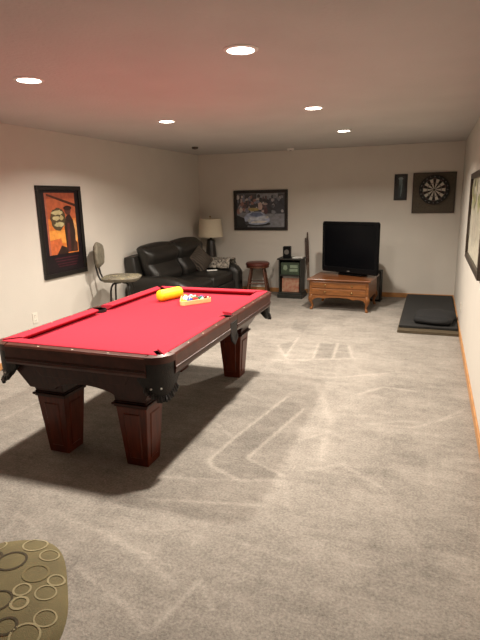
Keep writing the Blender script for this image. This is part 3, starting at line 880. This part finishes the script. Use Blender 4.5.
# local: x out from the wall (0..1.0), y along the wall (-1.1..1.1)
hy = 1.075
B().puff((.50, 0, .20), (.86, 2*hy-.30, .30), .03, n=6).build('base', M['sofa2'], sofa, smooth=True)
def back_tilt(p, u):
    return Vector((p.x - .10*(u[2]+1)*.5, p.y, p.z))
B().puff((.155, 0, .50), (.20, 2*hy-.20, .82), .06, n=10, fn=back_tilt).build('back_shell', M['sofa2'], sofa, smooth=True)
cwid = (2*hy-.50)/2
for s_ in (-1, 1):
    y = s_*cwid/2
    B().puff((.60, y, .40), (.66, cwid-.012, .20), .06, (.02,.0,.03), n=12).build('seat_cushion', M['sofa'], sofa, smooth=True)
    def bf(p, u):
        # headrest roll on top, lumbar roll beneath
        zz = u[2]
        push = .050*math.exp(-((zz-.58)/.28)**2) + .045*math.exp(-((zz+.45)/.33)**2) - .025*math.exp(-((zz-.10)/.12)**2)
        return Vector((p.x + push*(1 if u[0] > 0 else .2) - .13*(zz+1)*.5, p.y*(1+.10*zz), p.z))
    B().puff((.335, y*1.10, .745), (.20, cwid*1.04-.01, .58), .085, (.02,.0,.03), n=18, fn=bf).build('back_cushion', M['sofa'], sofa, smooth=True)
    B().puff((.94, y, .20), (.06, cwid-.02, .27), .025, (.015,0,0), n=8).build('footrest', M['sofa'], sofa, smooth=True)
    def af(p, u):
        # rounded front of the arm
        q = max(0, u[0]-.2)/.8
        return Vector((p.x, p.y, p.z - (.10*q**2.2 if u[2] > 0 else 0)*(u[2] > 0)))
    B().puff((.53, s_*(hy-.125), .31), (.98, .25, .62), .075, (0,.01,.02), n=14, fn=af).build('arm', M['sofa'], sofa, smooth=True)

# throw pillow, blanket, small pale object on the sofa
tp = B().puff((0,0,0), (.11, .38, .36), .03, (.05,0,0), n=12, fn=lambda p, u: Vector((p.x*(1-.75*max(abs(u[1]),abs(u[2]))**3), p.y*(1-.06*(1-u[2]**2)), p.z*(1-.06*(1-u[1]**2)))))
tpo = tp.build('throw_pillow', M['pillow'], None, smooth=True, loc=(-3.54, 7.60, .70))
tpo.rotation_euler = (R(38), R(-20), R(-30))
tag(tpo, 'brown patterned throw pillow leaning in the far corner of the leather sofa', 'pillow')
# blanket draped across the far arm
def blanket():
    b = B(); nx_, ns = 26, 30
    path = [(7.835,.54),(7.852,.60),(7.868,.652),(7.91,.668),(8.0,.672),(8.08,.672),(8.15,.668),(8.195,.64),(8.205,.56),(8.207,.44)]
    seg = [0]
    for a, c in zip(path[:-1], path[1:]): seg.append(seg[-1]+math.hypot(c[0]-a[0], c[1]-a[1]))
    def pp(s_):
        s_ *= seg[-1]
        for i in range(len(path)-1):
            if s_ <= seg[i+1]+1e-9:
                t = (s_-seg[i])/(seg[i+1]-seg[i]); return tuple(path[i][k]+t*(path[i+1][k]-path[i][k]) for k in (0,1))
        return path[-1]
    vs = []; fs = []
    for i in range(nx_+1):
        x = -3.86 + .72*i/nx_
        for j in range(ns+1):
            y, z = pp(j/ns)
            wv = .009*math.sin(x*38+j*.35)+.007*math.sin(x*21-j*.6)
            droop = 0 if j > 5 else -.0
            vs.append((x+.015*math.sin(j*.5), y-(wv if j < 7 else (-wv if j > 24 else 0))*.6 - (.012 if j < 7 else (-.012 if j > 24 else 0)), z+(abs(wv)+.004 if 5 < j < 26 else 0)))
    for i in range(nx_):
        for j in range(ns):
            a = i*(ns+1)+j; fs.append((a, a+1, a+ns+2, a+ns+1))
    o = b.add(vs, fs).build('throw_blanket', M['blanket'], None, smooth=True, fix=False)
    md = o.modifiers.new('thick', 'SOLIDIFY'); md.thickness = .006; md.offset = 0
    return tag(o, 'black and cream mottled throw blanket draped over the far sofa arm', 'blanket')
blanket()
rm_ = thing('pale_object', 'small pale object lying on the sofa seat by the throw pillow', 'small object', (-3.30, 7.50, .534), R(35))  # pale shape added for a spot on the seat that looks like a highlight
B().puff((0,0,.011), (.17,.05,.020), .008, n=8).build('body', M['paper'], rm_, smooth=True)
b = B()
for i in range(5):
    for j in range(2): b.box((-.05+i*.022, -.010+j*.02, .0215), (.010,.008,.002))
b.build('dark_dots', M['slot'], rm_)

# ------------------------------------------------------------------ lamp and its side table in the corner
tx, ty = -3.735, 8.475
tb = thing('side_table', 'small dark side table behind the sofa arm, under the lamp', 'side table', (tx, ty, 0))
B().box((0,0,.545), (.46,.46,.025)).build('table_top', M['darkwood'], tb, bevel=.004)
B().box((0,0,.50), (.40,.40,.065)).build('apron', M['darkwood'], tb)
for sx in (-1,1):
    for sy in (-1,1): B().frustum((sx*.19, sy*.19), 0, .532, (.03,.03), (.042,.042)).build('leg', M['darkwood'], tb, bevel=.003)
lp = thing('table_lamp', 'table lamp with a dark tapered base and cream drum shade', 'lamp', (tx+.01, ty-.01, .558))
B().lathe([(.108,0),(.110,.012),(.106,.03),(.098,.12),(.084,.28),(.072,.38),(.062,.405),(.022,.415),(.018,.44),(.004,.44)], n=32).build('lamp_base', M['lampbase'], lp, smooth=True)
B().lathe([(.006,.438),(.006,.79),(.002,.79)], n=10).build('stem', M['brass'], lp)
B().lathe([(.222,.450),(.196,.765),(.193,.765),(.219,.450)], n=48, closed=True).build('lamp_shade', M['shade'], lp, smooth=True)
sp = B()
for k in range(3):
    a = k*2*PI/3; sp.tube([(0,0,.762),(.194*math.cos(a), .194*math.sin(a), .758)], .002, 6)
sp.build('shade_spider', M['brass'], lp)
B().lathe([(.004,.788),(.012,.795),(.014,.806),(.008,.816),(.002,.82)], n=16).build('finial', M['brass'], lp, smooth=True)

# ------------------------------------------------------------------ wooden stool
so = thing('wooden_stool', 'round wooden stool with a padded oxblood red seat against the far wall', 'stool', (-2.84, 8.46, 0), R(12))
B().lathe([(.195,.515),(.207,.522),(.211,.540),(.207,.560),(.185,.576),(.10,.584),(.003,.586)], n=40).build('seat', M['stoolseat'], so, smooth=True)
B().lathe([(.190,.480),(.200,.486),(.200,.512),(.190,.518)], n=40).build('seat_ring', M['stoolwood'], so, smooth=True)
for k in range(4):
    a = PI/4+k*PI/2; c, s_ = math.cos(a), math.sin(a)
    B().tube([(c*.15, s_*.15, .485), (c*.185, s_*.185, .33), (c*.215, s_*.215, .20), (c*.245, s_*.245, .06), (c*.258, s_*.258, .0)], [.017,.021,.018,.022,.014], 12).build('leg', M['stoolwood'], so, smooth=True)
for k in range(4):
    a, a2 = PI/4+k*PI/2, PI/4+(k+1)*PI/2; q, z = (.222, .165) if k % 2 else (.212, .215)
    B().tube([(q*math.cos(a), q*math.sin(a), z), (q*.5*(math.cos(a)+math.cos(a2)), q*.5*(math.sin(a)+math.sin(a2)), z), (q*math.cos(a2), q*math.sin(a2), z)], [.009,.013,.009], 10).build('rung', M['stoolwood'], so, smooth=True)

# ------------------------------------------------------------------ small open stand with boxes and magazines
sd = thing('open_stand', 'small dark open shelf stand between the stool and the television', 'stand', (-2.205, 8.40, 0)); sd.scale = (.94, 1, 1.05)
B().box((0,0,.6275), (.46,.34,.022)).build('stand_top', M['darkgreen'], sd, bevel=.003)
B().box((0,0,.365), (.40,.29,.018)).build('shelf', M['darkgreen'], sd)
B().box((.01,-.005,.03), (.46,.36,.06)).box((.01,-.005,.075), (.43,.33,.03)).build('plinth', M['darkgreen'], sd, bevel=.004)
for s_ in (-1, 1):
    B().box((s_*.195, 0, .353), (.018,.30,.527)).build('side_panel', M['darkgreen'], sd)
B().box((0,.146,.353), (.372,.010,.527)).build('back_panel', M['darkgreen'], sd)
bx = thing('game_box', 'dark green box with pale printed patches on the upper shelf of the small stand', 'box', (-2.207, 8.385, .3935))
B().box((0,0,.105), (.32,.20,.21)).build('carton', M['boxgreen'], bx, bevel=.003)
B().prism([(-.12,.09),(-.07,.07),(-.045,.11),(-.06,.16),(-.11,.165)], 0, .001, lambda x, y, z: (x, -.1005-z, y)).prism(rect(-.01,.055,.13,.10), 0, .001, lambda x, y, z: (x, -.1005-z, y)).prism(rect(0,.115,.13,.165), 0, .001, lambda x, y, z: (x, -.1005-z, y)).build('printed_patch', M['palegreen'], bx)
for k, (lab, dxx, mm, hh) in enumerate((('red magazine standing frontmost on the lower shelf of the small stand', -.075, 'magred', .235), ('white edged magazine standing behind the red one on the lower shelf', -.050, 'paper', .262))):
    o = B().box((0,0,hh/2), (.30-.02*k,.014,hh)).build('magazine', M[mm], None, bevel=.002, loc=(-2.208, 8.40+dxx, .0952))
    tag(o, lab, 'magazine', 'magazines on the lower shelf')
cbx = thing('speaker_cube', 'small black box on top of the small dark stand', 'box', (-2.285, 8.385, .6712), R(6))
B().box((0,0,.095), (.125,.13,.19)).build('case', M['tvbody'], cbx, bevel=.005)
B().lathe([(.042,.0),(.042,.003),(.03,.004),(.003,.004)], n=24).build('front_grille', M['slot'], cbx).matrix_local = Matrix.Translation((0,-.065,.10)) @ Matrix.Rotation(PI/2, 4, 'X')
for k, (xx, yy, zz, rz, lab) in enumerate(((-2.10,8.36,.6712,.3,'lower of the white paper sheets on top of the small stand'), (-2.09,8.37,.6793,-.25,'upper folded white paper on top of the small stand'))):
    o = B().box((0,0,.004), (.17-.03*k,.12,.0078)).build('paper_stack', M['paper'], None, loc=(xx,yy,zz), rotz=rz)
    tag(o, lab, 'paper', 'papers on the small stand')
# sticks leaning on the wall behind the stand
def stick(p0, p1, r0, r1, lab):
    p0, p1 = Vector(p0), Vector(p1); t = thing('wooden_cue', lab, 'stick', p0)
    dd = p1-p0; t.rotation_euler = Vector((0,0,1)).rotation_difference(dd.normalized()).to_euler(); Ln = dd.length
    B().lathe([(r0*.6,0),(r0*.7,Ln*.28),(r0*.8,Ln*.52)], n=14).build('shaft', M['midwood'], t, smooth=True)
    B().lathe([(r0*.8,Ln*.52),(r0,Ln*.54),(r0*1.1,Ln*.75),(r1,Ln*.96),(r1*.8,Ln)], n=14).build('handle', M['darkwood'], t, smooth=True)
stick((-1.945, 8.63, .008), (-2.02, 8.74, 1.075), .014, .013, 'tallest dark wooden stick leaning on the far wall beside the small stand')
stick((-1.955, 8.585, .008), (-2.052, 8.74, .975), .012, .013, 'shorter dark wooden stick leaning beside the taller stick by the small stand')

# ------------------------------------------------------------------ television stand and television
ts = thing('television_stand', 'honey brown wooden low table with drawers and scalloped apron under the television', 'tv stand', (-1.225, 7.80, 0), R(-3.5))
W2, D2 = .470, .40; SH = .055
B().box((0,0,.407+SH), (2*W2,2*D2-.02,.026)).build('table_top', M['honeytop'], ts, bevel=.008)
B().box((0,0,.305+SH/2), (2*W2-.06,2*D2-.09,.178+SH)).build('carcass', M['honey'], ts, bevel=.003)
for s_ in (-1, 1):
    dr = B().box((0, -D2+.042, .385 if s_ > 0 else .282), (2*W2-.13, .016, .090)).build('drawer', M['honey'], ts, bevel=.005)
    for kx in (-.2, .2):
        B().puff((kx, -D2+.028, .385 if s_ > 0 else .282), (.03,.022,.02), .009, n=6).build('knob', M['brass'], dr, smooth=True)
out = [(-.43,.218),(.43,.218),(.43,.125),(.40,.135),(.36,.175),(.30,.190),(.22,.178),(.14,.196),(0,.205),(-.14,.196),(-.22,.178),(-.30,.190),(-.36,.175),(-.40,.135),(-.43,.125)]
B().loft([(x,-D2+.036,z) for x, z in out], [(x,-D2+.058,z) for x, z in out]).build('apron', M['honey'], ts, bevel=.002)
out2 = [(-.33,.218),(.33,.218),(.33,.125),(.28,.175),(.15,.195),(-.15,.195),(-.28,.175),(-.33,.125)]
for s_ in (-1, 1):
    B().loft([(s_*(W2-.032),y,z) for y, z in out2], [(s_*(W2-.052),y,z) for y, z in out2]).build('side_apron', M['honey'], ts)
for sx in (-1,1):
    for sy in (-1,1):
        q = lambda a, z: (sx*(W2-.062+a), sy*(D2-.072+a), z)
        B().tube([q(0,.225), q(.018,.185), q(.022,.15), q(.004,.10), q(-.006,.055), q(.006,.026), q(.010,.008), q(.010,.0)], [.034,.036,.031,.021,.017,.021,.023,.020], 12).build('leg', M['honey'], ts, smooth=True)

tv = thing('television', 'large black television with a dark screen on the wooden stand', 'television', (-1.155, 7.845, .4755), R(-25))
TW, TH, tb0 = .995, .775, .042
b = B()
rc_ = .030
def rr_rect(w, h, r, n=6):
    out = []
    for cx, cz, a0 in ((w/2-r, h/2-r, 0), (-w/2+r, h/2-r, PI/2), (-w/2+r, -h/2+r, PI), (w/2-r, -h/2+r, 3*PI/2)):
        out += [(cx+r*math.cos(a0+PI/2*i/n), cz+r*math.sin(a0+PI/2*i/n)) for i in range(n+1)]
    return out
zc = tb0+TH/2
def ring(w, h, r, y, dzz=0): return [(x, y, zc+z+dzz) for x, z in rr_rect(w, h, r)]
prof = [ring(TW-.10,TH-.135,.02,-.022,.02), ring(TW-.09,TH-.125,.02,-.030,.02), ring(TW-.02,TH-.02,.028,-.032), ring(TW,TH,.034,-.016), ring(TW,TH,.034,.008), ring(TW-.03,TH-.03,.034,.022)]
n = len(prof[0])
vs = sum(prof, []); fs = []
for i in range(len(prof)-1):
    for j in range(n):
        j2 = (j+1) % n; fs.append((i*n+j, i*n+j2, (i+1)*n+j2, (i+1)*n+j))
fs.append(tuple((len(prof)-1)*n+j for j in range(n)))
B().add(vs, fs).build('front_bezel', M['tvbody'], tv, smooth=True)
B().loft(ring(TW-.10,TH-.135,.02,-.023,.02), ring(TW-.10,TH-.135,.02,-.010,.02)).build('screen', M['tvscreen'], tv)
prof = [ring(TW-.10,TH-.08,.03,.018), ring(TW-.22,TH-.16,.05,.10), ring(.58,.48,.06,.25), ring(.40,.36,.06,.40)]
vs = sum(prof, []); fs = []
for i in range(len(prof)-1):
    for j in range(n):
        j2 = (j+1) % n; fs.append((i*n+j, i*n+j2, (i+1)*n+j2, (i+1)*n+j))
fs += [tuple(range(n)), tuple((len(prof)-1)*n+j for j in range(n))]
B().add(vs, fs).build('rear_housing', M['tvbody'], tv, smooth=True)
B().box((0,-.026,tb0+.03), (.05,.014,.018)).build('power_button', M['slot'], tv, bevel=.003)
B().frustum((0,.10), 0.0, tb0+.02, (.42,.20), (.40,.16)).build('pedestal', M['tvbody'], tv, bevel=.01)

spk = thing('floor_speaker', 'slim black floor speaker standing behind the television stand', 'speaker', (-.80, 8.44, 0), R(-4))
B().box((0,0,.25), (.16,.22,.48)).build('cabinet', M['tvbody'], spk, bevel=.006)
B().box((0,-.112,.25), (.135,.006,.44)).build('grille', M['slot'], spk, bevel=.002)
B().box((0,0,.006), (.18,.24,.012)).build('base', M['tvbody'], spk)

# ------------------------------------------------------------------ platform, mat and cushion
pf = B().box((0.020, 7.575, .019), (.708, 2.335, .036)).build('floor_board', M['board'], None, bevel=.003)
tag(pf, 'thin brown board on the carpet under the black mat', 'board')
mt = B().box((.022, 7.635, .0535), (.690, 2.20, .032)).build('exercise_mat', M['matblack'], None, bevel=.006)
tag(mt, 'long black mat lying along the right wall under the dartboard', 'mat')
ck = B().puff((0,0,.045), (.47,.56,.09), .045, (.01,.02,.03), n=14, fn=lambda p, u: Vector((p.x*(1+.05*math.sin(3*u[1])), p.y*(1+.07*math.sin(2.3*u[0]+1)), p.z*(1+.10*math.sin(4*u[0]+2*u[1])*(1 if u[2] > 0 else 0)))))
cko = ck.build('floor_cushion', M['cushblack'], None, smooth=True, loc=(.095, 6.90, .070)); cko.rotation_euler.z = R(-6)
tag(cko, 'soft black cushion lying on the near end of the black mat', 'cushion')

# ------------------------------------------------------------------ camera, world, view
r_, u_, f_ = cam_axes()
cam = bpy.data.cameras.new('camera'); co = bpy.data.objects.new('camera', cam); C.objects.link(co)
cam.sensor_fit = 'VERTICAL'; cam.sensor_height = 36.0; cam.lens = CAM_P[0]/640*36.0
cam.clip_start = .05; cam.clip_end = 60
mw = Matrix((r_, u_, -f_)).transposed().to_4x4(); mw.translation = (0, 0, CAM_H)
co.matrix_world = mw
S.camera = co
wd = bpy.data.worlds.new('world'); S.world = wd; wd.use_nodes = True
wd.node_tree.nodes['Background'].inputs[0].default_value = (.02,.02,.02,1)
S.view_settings.view_transform = 'Standard'; S.view_settings.look = 'None'
S.view_settings.gamma = 1.0; S.view_settings.use_curve_mapping = False
S.view_settings.exposure = 0.0
S.cycles.max_bounces = 10; S.cycles.diffuse_bounces = 6
S.cycles.use_denoising = True
